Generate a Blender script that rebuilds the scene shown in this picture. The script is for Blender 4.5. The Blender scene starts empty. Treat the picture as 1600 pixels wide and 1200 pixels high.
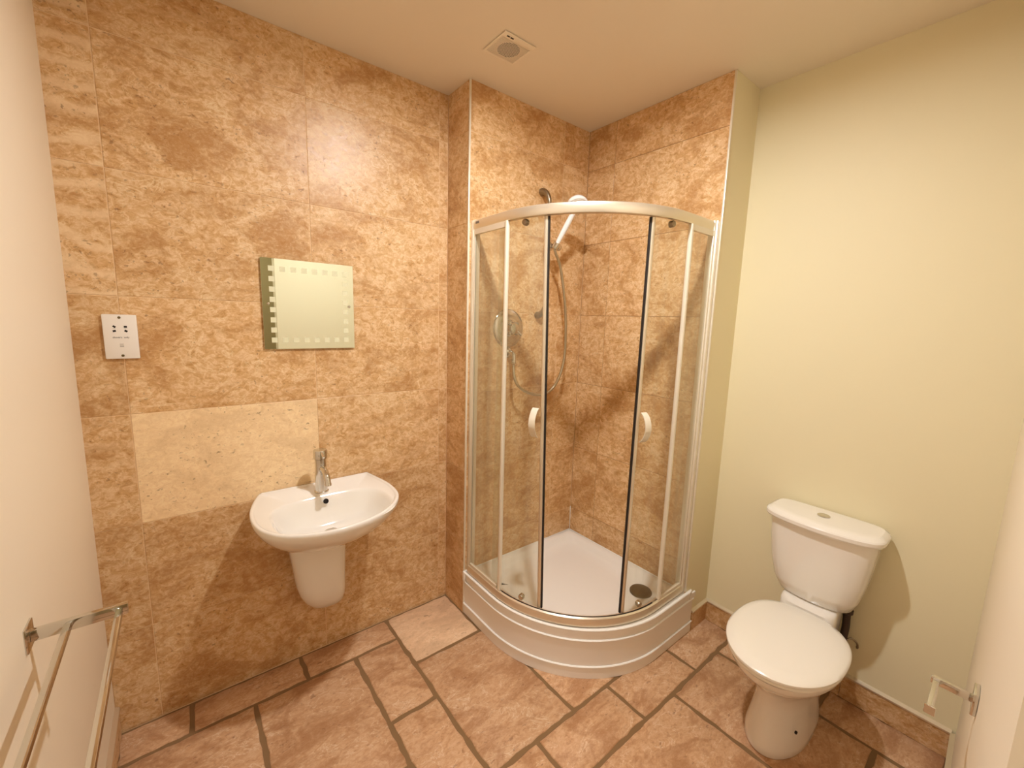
import bpy, bmesh, math, random
from mathutils import Vector, Matrix
import mathutils.noise as mnoise
rnd = random.Random(7)
scene = bpy.context.scene
C = scene.collection

# ------------------------------------------------------------ camera
cam_d = bpy.data.cameras.new('camera')
cam = bpy.data.objects.new('camera', cam_d)
C.objects.link(cam)
scene.camera = cam
cam_d.sensor_width = 36.0
cam_d.lens = 655.678 / 1600 * 36.0
cam_d.clip_start = 0.01
_y, _p, _r = [math.radians(a) for a in (51.3306, -8.5087, 1.6893)]
fwd = Vector((math.cos(_p) * math.cos(_y), math.cos(_p) * math.sin(_y), math.sin(_p)))
rt0 = Vector((math.sin(_y), -math.cos(_y), 0))
up0 = rt0.cross(fwd)
rt = math.cos(_r) * rt0 + math.sin(_r) * up0
up = -math.sin(_r) * rt0 + math.cos(_r) * up0
cam.matrix_world = Matrix(((rt.x, up.x, -fwd.x, -1.9171), (rt.y, up.y, -fwd.y, -1.7536),
                           (rt.z, up.z, -fwd.z, 1.5673), (0, 0, 0, 1)))

# ------------------------------------------------------------ light and exposure
world = bpy.data.worlds.new('world')
scene.world = world
world.use_nodes = True
world.node_tree.nodes['Background'].inputs[0].default_value = (1.0, 0.85, 0.65, 1)
world.node_tree.nodes['Background'].inputs[1].default_value = 0.3
scene.view_settings.view_transform = 'Standard'
scene.view_settings.look = 'None'
scene.view_settings.exposure = 0.0
scene.view_settings.gamma = 1.0
scene.view_settings.use_curve_mapping = False
LAMP = (-1.03, -0.89)
LAMP_STRENGTH = 1730.0
LAMP_COLOR = (1.0, 1.02, 1.04)
HALL_W = 14.0

H = 2.64
XL = -2.192      # left painted wall
D1 = 0.194       # tiled wall behind the basin
W = 0.805        # shower recess
XR = 0.235       # right painted wall
ZT = [0.0, 0.394, 0.8, 1.206, 1.612, 2.018, 2.424, H]

# ------------------------------------------------------------ helpers
def lin(c):
    return tuple(((v / 255) / 12.92 if v / 255 <= 0.04045 else ((v / 255 + 0.055) / 1.055) ** 2.4) for v in c) + (1.0,)

def tag(o, label=None, cat=None, group=None, kind=None):
    if label: o['label'] = label
    if cat: o['category'] = cat
    if group: o['group'] = group
    if kind: o['kind'] = kind
    return o

def smooth(me, ang=40):
    for p in me.polygons: p.use_smooth = True
    me.set_sharp_from_angle(angle=math.radians(ang))

def mk(name, verts, faces, mat, parent=None, sm=True, ang=40, loc=None):
    me = bpy.data.meshes.new(name)
    me.from_pydata([tuple(v) for v in verts], [], faces)
    me.validate()
    bm = bmesh.new(); bm.from_mesh(me)
    bmesh.ops.recalc_face_normals(bm, faces=bm.faces)
    bm.to_mesh(me); bm.free()
    if sm: smooth(me, ang)
    me.materials.append(mat)
    o = bpy.data.objects.new(name, me)
    C.objects.link(o)
    if parent: o.parent = parent
    if loc: o.location = loc
    return o

def mkbm(name, bm, mat, parent=None, ang=40):
    bmesh.ops.recalc_face_normals(bm, faces=bm.faces)
    me = bpy.data.meshes.new(name)
    bm.to_mesh(me); bm.free()
    smooth(me, ang)
    me.materials.append(mat)
    o = bpy.data.objects.new(name, me)
    C.objects.link(o)
    if parent: o.parent = parent
    return o

def empty(name, loc=(0, 0, 0)):
    """An Empty at the thing's base. Parts are written in world coordinates, so keep it at the base with an inverse."""
    o = bpy.data.objects.new(name, None)
    C.objects.link(o)
    o.location = loc
    o.empty_display_size = 0.05
    return o

def adopt(root):
    """children were modelled in world coordinates: shift them to the root's base"""
    inv = Matrix.Translation(root.location).inverted()
    for ch in root.children:
        ch.matrix_parent_inverse = inv

def bm_box(bm, lo, hi, bevel=0.0, seg=1, mtx=None):
    b = bmesh.new()
    vs = [b.verts.new((x, y, z)) for x in (lo[0], hi[0]) for y in (lo[1], hi[1]) for z in (lo[2], hi[2])]
    for f in ((0, 1, 3, 2), (4, 6, 7, 5), (0, 4, 5, 1), (2, 3, 7, 6), (0, 2, 6, 4), (1, 5, 7, 3)):
        b.faces.new([vs[i] for i in f])
    bmesh.ops.recalc_face_normals(b, faces=b.faces)
    if bevel > 0:
        bmesh.ops.bevel(b, geom=list(b.edges), offset=bevel, segments=seg, affect='EDGES', profile=0.5)
    if mtx is not None: b.transform(mtx)
    me = bpy.data.meshes.new('tmp'); b.to_mesh(me); b.free()
    bm.from_mesh(me); bpy.data.meshes.remove(me)

def box(name, lo, hi, mat, parent=None, bevel=0.0, seg=1, mtx=None):
    bm = bmesh.new()
    bm_box(bm, lo, hi, bevel, seg, mtx)
    return mkbm(name, bm, mat, parent)

def loft_data(rings, close=True, cap0=True, cap1=True):
    n = len(rings[0]); V = []; F = []
    for r in rings: V += [tuple(p) for p in r]
    m = n if close else n - 1
    for i in range(len(rings) - 1):
        for j in range(m):
            k = (j + 1) % n
            F.append((i * n + j, i * n + k, (i + 1) * n + k, (i + 1) * n + j))
    if cap0: F.append(tuple(range(n))[::-1])
    if cap1: F.append(tuple((len(rings) - 1) * n + j for j in range(n)))
    return V, F

def loft(name, rings, mat, parent=None, close=True, cap0=True, cap1=True, ang=40):
    V, F = loft_data(rings, close, cap0, cap1)
    return mk(name, V, F, mat, parent, ang=ang)

def bm_add(bm, V, F):
    vs = [bm.verts.new(v) for v in V]
    for f in F:
        try: bm.faces.new([vs[i] for i in f])
        except ValueError: pass

def frames(path):
    P = [Vector(p) for p in path]
    T = []
    for i in range(len(P)):
        a = P[max(i - 1, 0)]; b = P[min(i + 1, len(P) - 1)]
        T.append((b - a).normalized())
    ref = Vector((0, 0, 1)) if abs(T[0].z) < 0.9 else Vector((1, 0, 0))
    N = (ref - T[0] * ref.dot(T[0])).normalized()
    out = []
    for i, t in enumerate(T):
        N = (N - t * N.dot(t)).normalized()
        out.append((P[i], N.copy(), t.cross(N)))
    return out

def tube_data(path, r, n=12, squash=None):
    rings = []
    fr = frames(path)
    for i, (p, a, b) in enumerate(fr):
        rr = r[i] if isinstance(r, (list, tuple)) else r
        s = 1.0 if squash is None else squash
        rings.append([p + a * (math.cos(2 * math.pi * j / n) * rr) + b * (math.sin(2 * math.pi * j / n) * rr * s) for j in range(n)])
    return loft_data(rings)

def tube(name, path, r, mat, parent=None, n=12, squash=None, ang=40):
    V, F = tube_data(path, r, n, squash)
    return mk(name, V, F, mat, parent, ang=ang)

def catmull(P, k=8):
    P = [Vector(p) for p in P]; out = []
    for i in range(len(P) - 1):
        p0 = P[max(i - 1, 0)]; p1 = P[i]; p2 = P[i + 1]; p3 = P[min(i + 2, len(P) - 1)]
        for s in range(k):
            t = s / k
            out.append(0.5 * ((2 * p1) + (p2 - p0) * t + (2 * p0 - 5 * p1 + 4 * p2 - p3) * t * t + (3 * p1 - p0 - 3 * p2 + p3) * t ** 3))
    out.append(P[-1])
    return out

def lathe_data(prof, origin, axis, n=32):
    """prof: list of (radius, distance along the axis)"""
    ax = Vector(axis).normalized()
    ref = Vector((0, 0, 1)) if abs(ax.z) < 0.9 else Vector((1, 0, 0))
    a = (ref - ax * ref.dot(ax)).normalized(); b = ax.cross(a)
    o = Vector(origin)
    rings = [[o + ax * h + a * (math.cos(2 * math.pi * j / n) * max(r, 1e-5)) + b * (math.sin(2 * math.pi * j / n) * max(r, 1e-5)) for j in range(n)] for r, h in prof]
    return loft_data(rings)

def lathe(name, prof, origin, axis, mat, parent=None, n=32, ang=35):
    V, F = lathe_data(prof, origin, axis, n)
    return mk(name, V, F, mat, parent, ang=ang)

# ------------------------------------------------------------ materials
def newmat(name):
    m = bpy.data.materials.new(name); m.use_nodes = True
    nt = m.node_tree
    return m, nt, nt.nodes['Principled BSDF']

def simple(name, col, rough=0.5, metal=0.0, spec=0.5, coat=0.0, bump=None):
    m, nt, b = newmat(name)
    b.inputs['Base Color'].default_value = lin(col)
    b.inputs['Roughness'].default_value = rough
    b.inputs['Metallic'].default_value = metal
    b.inputs['Specular IOR Level'].default_value = spec
    b.inputs['Coat Weight'].default_value = coat
    b.inputs['Coat Roughness'].default_value = 0.05
    if bump:
        tc = nt.nodes.new('ShaderNodeTexCoord'); n = nt.nodes.new('ShaderNodeTexNoise')
        n.inputs['Scale'].default_value = bump[0]; n.inputs['Detail'].default_value = 4
        bp = nt.nodes.new('ShaderNodeBump'); bp.inputs['Strength'].default_value = bump[1]; bp.inputs['Distance'].default_value = bump[2]
        nt.links.new(tc.outputs['Object'], n.inputs['Vector']); nt.links.new(n.outputs[0], bp.inputs['Height']); nt.links.new(bp.outputs[0], b.inputs['Normal'])
    return m

class G:
    """tiny node-graph helper"""
    def __init__(s, nt): s.nt = nt
    def n(s, t, **kw):
        x = s.nt.nodes.new(t)
        for k, v in kw.items(): setattr(x, k, v)
        return x
    def l(s, a, b): s.nt.links.new(a, b)
    def math(s, op, a, b=None, clamp=False):
        x = s.n('ShaderNodeMath', operation=op, use_clamp=clamp)
        for i, v in enumerate((a, b)):
            if v is None: continue
            if isinstance(v, (int, float)): x.inputs[i].default_value = v
            else: s.l(v, x.inputs[i])
        return x.outputs[0]
    def noise(s, vec, scale, detail=6, rough=0.55, dist=0.0):
        x = s.n('ShaderNodeTexNoise')
        x.inputs['Scale'].default_value = scale; x.inputs['Detail'].default_value = detail
        x.inputs['Roughness'].default_value = rough; x.inputs['Distortion'].default_value = dist
        s.l(vec, x.inputs['Vector']); return x.outputs[0]
    def rng(s, v, a, b, c=0.0, d=1.0, smooth=False):
        x = s.n('ShaderNodeMapRange'); x.clamp = True
        if smooth: x.interpolation_type = 'SMOOTHSTEP'
        s.l(v, x.inputs['Value'])
        for i, k in enumerate((a, b, c, d)): x.inputs[i + 1].default_value = k
        return x.outputs[0]
    def mix(s, f, a, b, mode='MIX'):
        x = s.n('ShaderNodeMix', data_type='RGBA', blend_type=mode)
        if isinstance(f, (int, float)): x.inputs[0].default_value = f
        else: s.l(f, x.inputs[0])
        for i, v in ((6, a), (7, b)):
            if isinstance(v, tuple): x.inputs[i].default_value = v
            else: s.l(v, x.inputs[i])
        return x.outputs[2]

def travertine(name, dark, mid, light, pale, stretch=(1.0, 1.0, 1.35), rough=(0.22, 0.45), pit=1.0, fleck=1.0, floor=False):
    m, nt, b = newmat(name); g = G(nt)
    tc = g.n('ShaderNodeTexCoord'); oi = g.n('ShaderNodeObjectInfo')
    sep = g.n('ShaderNodeSeparateColor'); g.l(oi.outputs['Color'], sep.inputs[0])
    off = g.n('ShaderNodeCombineXYZ')
    g.l(g.math('MULTIPLY', sep.outputs[0], 37.0), off.inputs[0]); g.l(g.math('MULTIPLY', sep.outputs[1], 53.0), off.inputs[1])
    g.l(g.math('MULTIPLY', sep.outputs[0], 71.0), off.inputs[2])
    mp = g.n('ShaderNodeMapping'); mp.inputs['Scale'].default_value = stretch
    mp.inputs['Rotation'].default_value = (0, 0.12, 0)
    g.l(tc.outputs['Object'], mp.inputs['Vector'])
    ad = g.n('ShaderNodeVectorMath', operation='ADD'); g.l(mp.outputs[0], ad.inputs[0]); g.l(off.outputs[0], ad.inputs[1])
    v = ad.outputs[0]
    cloud = g.noise(v, 5.0, 8, 0.66, 0.7)
    med = g.noise(v, 34.0, 7, 0.72, 0.9)
    fine = g.noise(v, 115.0, 4, 0.7, 0.5)
    base = g.mix(g.rng(cloud, 0.34, 0.56, smooth=True), lin(dark), lin(mid))
    fl = g.math('MULTIPLY', g.rng(med, 0.44, 0.60, smooth=True), g.rng(cloud, 0.38, 0.55, 0.32, 1.0))
    fl = g.math('MULTIPLY', fl, g.rng(fine, 0.36, 0.56, 0.45, 1.0))
    base = g.mix(g.math('MULTIPLY', fl, 0.8 * fleck), base, lin(light))
    base = g.mix(g.math('MULTIPLY', g.rng(fine, 0.55, 0.72, 0, 0.4), fleck), base, lin(light))
    base = g.mix(g.rng(med, 0.34, 0.45, 0.75, 0.0), base, lin(dark))
    # wandering thin mineral veins, only here and there
    vn = g.noise(v, 4.2, 5, 0.6, 1.8)
    ve = g.math('MULTIPLY', g.rng(g.math('ABSOLUTE', g.math('SUBTRACT', vn, 0.52)), 0.0, 0.012, 1, 0), g.rng(cloud, 0.44, 0.52))
    base = g.mix(g.math('MULTIPLY', ve, 0.6), base, lin(pale))
    # swirled, banded stone (object colour alpha)
    wv = g.n('ShaderNodeTexWave'); wv.wave_type = 'BANDS'; wv.bands_direction = 'Z'
    wv.inputs['Scale'].default_value = 3.0; wv.inputs['Distortion'].default_value = 9.0; wv.inputs['Detail'].default_value = 4; wv.inputs['Detail Scale'].default_value = 1.2
    g.l(v, wv.inputs['Vector'])
    sw = g.math('MULTIPLY', g.rng(wv.outputs[1], 0.45, 0.95, 0, 0.65), g.math('SUBTRACT', 1.0, oi.outputs['Alpha']))
    base = g.mix(sw, base, lin(light))
    # overall tone of this one stone: blue channel, 0.5 = neutral, 1 = pale
    tone = sep.outputs[2]
    base = g.mix(g.rng(tone, 0.75, 1.0, 0, 0.75), base, lin(pale))
    hs = g.n('ShaderNodeHueSaturation'); g.l(base, hs.inputs['Color']); g.l(g.rng(tone, 0.0, 1.0, 0.80, 1.18), hs.inputs['Value'])
    base = hs.outputs[0]
    # pits
    pn = g.noise(v, 70.0 if not floor else 42.0, 3, 0.5, 0.3)
    pm = g.math('MULTIPLY', g.rng(pn, 0.63, 0.70, 0, 1), g.rng(g.noise(v, 6.0, 3), 0.42, 0.58, 0, 1))
    base = g.mix(g.math('MULTIPLY', pm, 0.55 * pit), base, lin((int(dark[0] * .62), int(dark[1] * .5), int(dark[2] * .4))))
    g.l(base, b.inputs['Base Color'])
    g.l(g.rng(med, 0.35, 0.65, rough[0], rough[1]), b.inputs['Roughness'])
    b.inputs['Specular IOR Level'].default_value = 0.4 if not floor else 0.25
    hgt = g.math('SUBTRACT', g.math('MULTIPLY', med, 0.5), g.math('MULTIPLY', pm, 0.3))
    hgt = g.math('ADD', hgt, g.math('MULTIPLY', fine, 0.18))
    bp = g.n('ShaderNodeBump'); bp.inputs['Strength'].default_value = 0.5; bp.inputs['Distance'].default_value = 0.0022 if not floor else 0.004
    g.l(hgt, bp.inputs['Height']); g.l(bp.outputs[0], b.inputs['Normal'])
    return m

M = {}
M['tile'] = travertine('travertine_wall', (190, 140, 86), (216, 170, 116), (242, 212, 170), (244, 220, 178), rough=(0.26, 0.42))
M['floor_tile'] = travertine('travertine_floor', (178, 130, 90), (206, 160, 119), (226, 189, 153), (236, 212, 180), stretch=(1.0, 1.7, 1.0), rough=(0.4, 0.65), pit=0.8, fleck=0.7, floor=True)
M['grout'] = simple('grout_wall', (236, 202, 158), 0.8)
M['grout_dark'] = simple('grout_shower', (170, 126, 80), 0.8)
M['grout_floor'] = simple('grout_floor', (136, 104, 68), 0.9, bump=(120, 0.4, 0.002))
M['cream'] = simple('paint_cream', (237, 225, 188), 0.55, spec=0.3, bump=(60, 0.08, 0.001))
M['peach'] = simple('paint_magnolia', (244, 230, 206), 0.45, spec=0.35, bump=(60, 0.08, 0.001))
M['ceil'] = simple('paint_ceiling', (236, 222, 200), 0.6, spec=0.3)
M['ceramic'] = simple('white_ceramic', (243, 236, 226), 0.12, spec=0.5, coat=0.6)
M['seat'] = simple('seat_plastic', (246, 238, 224), 0.2, spec=0.5, coat=0.3)
M['acrylic'] = simple('white_acrylic', (244, 236, 226), 0.25, spec=0.5)
M['bead'] = simple('white_silicone', (252, 248, 240), 0.25)
M['plastic'] = simple('white_plastic', (244, 236, 226), 0.3)
M['white'] = simple('white_handset_plastic', (246, 244, 242), 0.2, coat=0.4)
M['chrome'] = simple('chrome', (215, 212, 205), 0.1, metal=1.0)
M['chrome_hose'] = simple('metal_hose', (196, 186, 165), 0.3, metal=1.0)
M['steel_soft'] = simple('satin_steel', (205, 198, 182), 0.25, metal=1.0)
M['alu'] = simple('satin_aluminium', (232, 220, 198), 0.3, metal=0.75)
M['alu_white'] = simple('white_coated_aluminium', (236, 226, 206), 0.3, metal=0.25)
M['nickel'] = simple('brushed_nickel', (158, 146, 126), 0.35, metal=1.0)
M['black'] = simple('black_rubber_and_gap_shade', (28, 18, 12), 0.6)  # rubber of the door seals, also the painted shade in the track groove
M['dark'] = simple('dark_hole', (30, 20, 12), 0.8)
M['print_grey'] = simple('grey_print', (120, 110, 100), 0.6)
M['screw'] = simple('screw_brass', (120, 105, 75), 0.35, metal=0.8)
M['fan'] = simple('fan_plastic', (240, 226, 204), 0.4)
M['pipe'] = simple('dark_pipe', (58, 38, 26), 0.5)
M['drain'] = simple('tarnished_drain_cover', (112, 94, 62), 0.35, metal=0.7)
M['hall'] = simple('hall_paint', (176, 156, 112), 0.6)

def lamp_mat():
    m = bpy.data.materials.new('lamp_glow'); m.use_nodes = True; nt = m.node_tree; nt.nodes.clear()
    e = nt.nodes.new('ShaderNodeEmission'); o = nt.nodes.new('ShaderNodeOutputMaterial')
    e.inputs[0].default_value = LAMP_COLOR + (1,); e.inputs[1].default_value = LAMP_STRENGTH
    nt.links.new(e.outputs[0], o.inputs[0]); return m
M['lamp'] = lamp_mat()

def glass_mat(name, l0, l1):
    m = bpy.data.materials.new(name); m.use_nodes = True; nt = m.node_tree; nt.nodes.clear(); g = G(nt)
    o = g.n('ShaderNodeOutputMaterial')
    t = g.n('ShaderNodeBsdfTransparent'); t.inputs[0].default_value = (0.96, 0.968, 0.94, 1)
    gl = g.n('ShaderNodeBsdfGlossy'); gl.inputs['Roughness'].default_value = 0.03
    d = g.n('ShaderNodeBsdfDiffuse'); d.inputs[0].default_value = lin((226, 216, 190))
    fr = g.n('ShaderNodeFresnel'); fr.inputs[0].default_value = 1.4
    geo = g.n('ShaderNodeNewGeometry')
    tc = g.n('ShaderNodeTexCoord')
    mp = g.n('ShaderNodeMapping'); mp.inputs['Scale'].default_value = (30, 30, 1.5); g.l(tc.outputs['Object'], mp.inputs[0])
    lime = g.rng(g.noise(mp.outputs[0], 1.0, 5, 0.6), 0.42, 0.7, l0, l1)
    s1 = g.n('ShaderNodeMixShader'); g.l(lime, s1.inputs[0]); g.l(t.outputs[0], s1.inputs[1]); g.l(d.outputs[0], s1.inputs[2])
    s2 = g.n('ShaderNodeMixShader'); g.l(g.math('MULTIPLY', g.math('MULTIPLY', fr.outputs[0], 0.9), g.math('SUBTRACT', 1.0, geo.outputs['Backfacing'])), s2.inputs[0]); g.l(s1.outputs[0], s2.inputs[1]); g.l(gl.outputs[0], s2.inputs[2])
    g.l(s2.outputs[0], o.inputs[0]); return m
M['glass'] = glass_mat('shower_glass', .03, .10)
M['glass_hazy'] = glass_mat('limescaled_glass', .10, .24)

def mirror_mat():
    m = simple('mirror_silver', (228, 236, 218), 0.015, metal=1.0)
    return m
M['mirror'] = mirror_mat()
M['etched'] = simple('etched_mirror', (230, 226, 192), 0.8, spec=0.05)
M['mirror_edge'] = simple('glass_edge', (108, 100, 60), 0.2)

# ------------------------------------------------------------ room structure
def slab(name, lo, hi, mat, label, cat='wall', parent=None):
    return tag(box(name, lo, hi, mat, parent), label, cat, kind='structure')

def prism(name, pts, z0, z1, mat, label, cat, dx_top=0.0):
    """vertical prism on a plan polygon"""
    V = [(x, y, z0) for x, y in pts] + [(x + dx_top, y, z1) for x, y in pts]
    n = len(pts)
    F = [tuple(range(n))[::-1], tuple(range(n, 2 * n))] + [(i, (i + 1) % n, n + (i + 1) % n, n + i) for i in range(n)]
    return tag(mk(name, V, F, mat, sm=False), label, cat, kind='structure')

Y_OUT = -3.2
G_ = 0.0016   # recess of the joints
floor = slab('floor', (XL - 0.1, Y_OUT, -0.12), (XR + 0.1, D1 + 0.1, -0.004), M['grout_floor'], 'beige travertine floor of mixed rectangular tiles with brown joints', 'floor')
ceiling = slab('ceiling', (XL - 0.1, Y_OUT, H), (XR + 0.1, D1 + 0.1, H + 0.1), M['ceil'], 'plain painted ceiling above the whole room', 'ceiling')
wall_back = slab('wall_back', (XL, D1 + G_, -0.004), (-W + 0.001, D1 + 0.1, H), M['grout'], 'travertine tiled wall behind the wash basin and mirror')
wall_shower_left = slab('wall_shower_left', (-W + G_, G_, -0.004), (XR + 0.1, D1 + 0.1, H), M['grout'], 'tiled shower wall carrying the valve and riser rail, with its narrow tiled return')
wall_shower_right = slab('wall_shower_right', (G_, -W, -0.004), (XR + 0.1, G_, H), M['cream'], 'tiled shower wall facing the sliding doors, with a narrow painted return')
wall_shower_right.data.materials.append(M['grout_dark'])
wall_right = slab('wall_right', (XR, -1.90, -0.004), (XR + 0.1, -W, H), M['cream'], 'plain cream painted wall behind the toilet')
wall_left = prism('wall_left', [(XL, D1 + 0.1), (XL, Y_OUT), (XL - 0.1, Y_OUT), (XL - 0.1, D1 + 0.1)], -0.004, H, M['peach'], 'plain magnolia painted wall behind the double towel rail', 'wall', 0.016)
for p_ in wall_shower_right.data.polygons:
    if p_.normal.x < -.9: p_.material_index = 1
FX = (-1.265, -1.790)   # near end of the front wall at the door opening
wall_front = prism('wall_front', [(XR, -1.748), FX, (FX[0], FX[1] - 0.1), (XR, -1.86)], -0.004, H, M['peach'], 'magnolia painted wall seen edge-on at the right, carrying the roll holder', 'wall')
wall_lintel = slab('wall_lintel', (XL + 0.02, -1.89, 2.06), (FX[0], -1.79, H), M['peach'], 'painted wall above the doorway')
wall_hall = slab('wall_hall', (XL - 0.1, Y_OUT - 0.1, -0.12), (XR + 0.1, Y_OUT, H + 0.1), M['hall'], 'olive painted hallway wall seen only in the mirror')
wall_hall_side = slab('wall_hall_side', (XR + 0.0, Y_OUT, -0.004), (XR + 0.1, -1.905, H), M['hall'], 'end wall of the hallway outside the bathroom')

# wall tiles, each its own object, local x along the wall, z up, y into the wall
_tmesh = {}
def wall_tile(parent, origin, ux, w, h, tone=0.5, swirl=0.0, mat='tile', gap=0.0026, gt=None):
    """origin: lower corner on the face plane, ux: unit vector along the wall, outward normal = ux x z ... faces the room"""
    key = (round(w, 3), round(h, 3), mat)
    if key not in _tmesh:
        a = gap / 2; c = 0.0009; d = 0.0035
        def ring(i, y): return [(a + i, y, a + i), (w - a - i, y, a + i), (w - a - i, y, h - a - i), (a + i, y, h - a - i)]
        V, F = loft_data([ring(0, d), ring(0, c * 0.7), ring(c, 0)], cap0=False, cap1=True)
        me = bpy.data.meshes.new('tile'); me.from_pydata(V, [], F)
        b = bmesh.new(); b.from_mesh(me); bmesh.ops.recalc_face_normals(b, faces=b.faces); b.to_mesh(me); b.free()
        me.materials.append(M[mat]); _tmesh[key] = me
    o = bpy.data.objects.new('tile', _tmesh[key])
    C.objects.link(o); o.parent = parent
    ux = Vector(ux); nz = Vector((0, 0, 1)); ny = nz.cross(ux)   # ny points into the wall
    o.matrix_local = Matrix(((ux.x, ny.x, 0, origin[0]), (ux.y, ny.y, 0, origin[1]), (0, 0, 1, origin[2]), (0, 0, 0, 1)))
    o.color = (rnd.random(), rnd.random(), tone, 1.0 - swirl)
    return o

xa = [XL + 0.001, -2.063, -1.453, -0.853, -W]
tones = {(1, 2): 0.95}
for k in range(7):
    for i in range(4):
        t = 0.5 + rnd.uniform(-0.12, 0.12)
        if (i, k) == (1, 2): t = 0.93
        if k in (0, 1): t = 0.38 + rnd.uniform(-0.05, 0.05)
        if i == 3: t = 0.5
        wall_tile(wall_back, (xa[i], D1, ZT[k]), (1, 0, 0), xa[i + 1] - xa[i], ZT[k + 1] - ZT[k], t,
                  swirl=(1.0 if (i == 0 and k >= 4) else (0.25 if rnd.random() < 0.3 else 0.0)))
for k in range(7):   # narrow return, faces -x
    wall_tile(wall_shower_left, (-W, D1 - 0.001, ZT[k]), (0, -1, 0), D1 - 0.002, ZT[k + 1] - ZT[k], 0.42 + rnd.uniform(-0.08, 0.08))
ZS = [0.232] + ZT[1:]
for k in range(7):
    for x0, x1 in ((-W, -0.195), (-0.195, -0.001)):
        wall_tile(wall_shower_left, (x0, 0, ZS[k]), (1, 0, 0), x1 - x0, ZS[k + 1] - ZS[k], 0.5 + rnd.uniform(-0.1, 0.1), swirl=0.6 if (x0 > -0.3 and k == 5) else 0)
    for y0, y1 in ((-0.001, -0.19), (-0.19, -W)):
        wall_tile(wall_shower_right, (0, y0, ZS[k]), (0, -1, 0), y0 - y1, ZS[k + 1] - ZS[k], 0.5 + rnd.uniform(-0.1, 0.1))

# floor tiles: worn, uneven edges; each its own object
def floor_tile(x0, y0, x1, y1, tone=0.5):
    gp = 0.0065
    r = random.Random(int(x0 * 991 + y0 * 577 + 100000))
    def side(a, b):
        n = max(2, int(abs((b[0] - a[0]) + (b[1] - a[1])) / 0.034))
        return [(a[0] + (b[0] - a[0]) * i / n, a[1] + (b[1] - a[1]) * i / n) for i in range(n)]
    cs = [(x0 + gp, y0 + gp), (x1 - gp, y0 + gp), (x1 - gp, y1 - gp), (x0 + gp, y1 - gp)]
    P = []
    for i in range(4): P += side(cs[i], cs[(i + 1) % 4])
    cx, cy = (x0 + x1) / 2, (y0 + y1) / 2
    def jag(p, k, s):
        dx = 1 if p[0] < cx else -1; dy = 1 if p[1] < cy else -1
        ex = abs(abs(p[0] - cx) - (x1 - x0) / 2 + gp) < 1e-6; ey = abs(abs(p[1] - cy) - (y1 - y0) / 2 + gp) < 1e-6
        return (p[0] + (dx * (k + s) if ex else 0) - cx, p[1] + (dy * (k + s) if ey else 0) - cy)
    J = [r.random() ** 2 * 0.006 for _ in P]
    bot = [jag(p, 0, J[i]) for i, p in enumerate(P)]; mid = [jag(p, 0.0005, J[i]) for i, p in enumerate(P)]; top = [jag(p, 0.004, J[i]) for i, p in enumerate(P)]
    dz = r.uniform(-0.0006, 0.0006)
    V, F = loft_data([[(x, y, -0.006) for x, y in bot], [(x, y, -0.0022) for x, y in mid], [(x, y, dz) for x, y in top]], cap0=False)
    o = mk('tile', V, F, M['floor_tile'], floor, ang=60)
    o.location = (cx, cy, 0)
    o.color = (r.random(), r.random(), tone, 1.0)
    return o

FT = [(XL, .036, -1.973, D1), (-1.973, .036, -1.57, D1), (-1.57, .036, -1.163, D1), (-1.163, -.16, -.76, D1, .86), (-1.37, -.37, -1.163, .036),
      (-1.77, -.565, -1.37, .036), (-1.163, -.765, -.75, -.16), (-1.37, -.765, -1.163, -.37), (XL, -.565, -1.77, .036),
      (-.75, -.765, -.345, -.16, .72), (-.345, -.765, .048, -.16), (-.957, -.965, -.545, -.765, .6), (-.545, -.965, -.145, -.765, .55), (-.145, -.965, XR, -.765),
      (-1.163, -.965, -.957, -.765, .62), (-.345, -1.565, .048, -.965), (.048, -1.37, XR, -.965), (.048, -1.745, XR, -1.37), (-.957, -1.37, -.345, -.965, .58),
      (-1.77, -.965, -1.163, -.765), (-1.77, -.765, -1.37, -.565), (XL, -.965, -1.77, -.565), (-1.37, -1.37, -.957, -.965), (-1.77, -1.37, -1.37, -.965), (XL, -1.37, -1.77, -.965),
      (-.345, -1.745, .048, -1.565), (-.75, -1.755, -.345, -1.37), (-1.163, -1.765, -.75, -1.37), (-1.77, -1.78, -1.163, -1.37), (XL, -1.78, -1.77, -1.37),
      (-.75, -.16, -.345, 0.0), (-.345, -.16, XR - .235, 0.0)]
for t in FT:
    if t[1] == -.16 and t[0] == -1.163:
        floor_tile(-1.163, -.16, -.805, D1, t[4]); continue
    if t[1] == -.16 and t[0] > -1: continue      # under the tray, nothing of it shows
    floor_tile(*t[:4], tone=t[4] if len(t) > 4 else 0.45 + rnd.uniform(-.06, .06))
for i in range(6):   # hallway beyond the door
    floor_tile(XL + i * .405, -2.4, XL + (i + 1) * .405, -1.9); floor_tile(XL + i * .405, -3.2, XL + (i + 1) * .405, -2.4)

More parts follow.
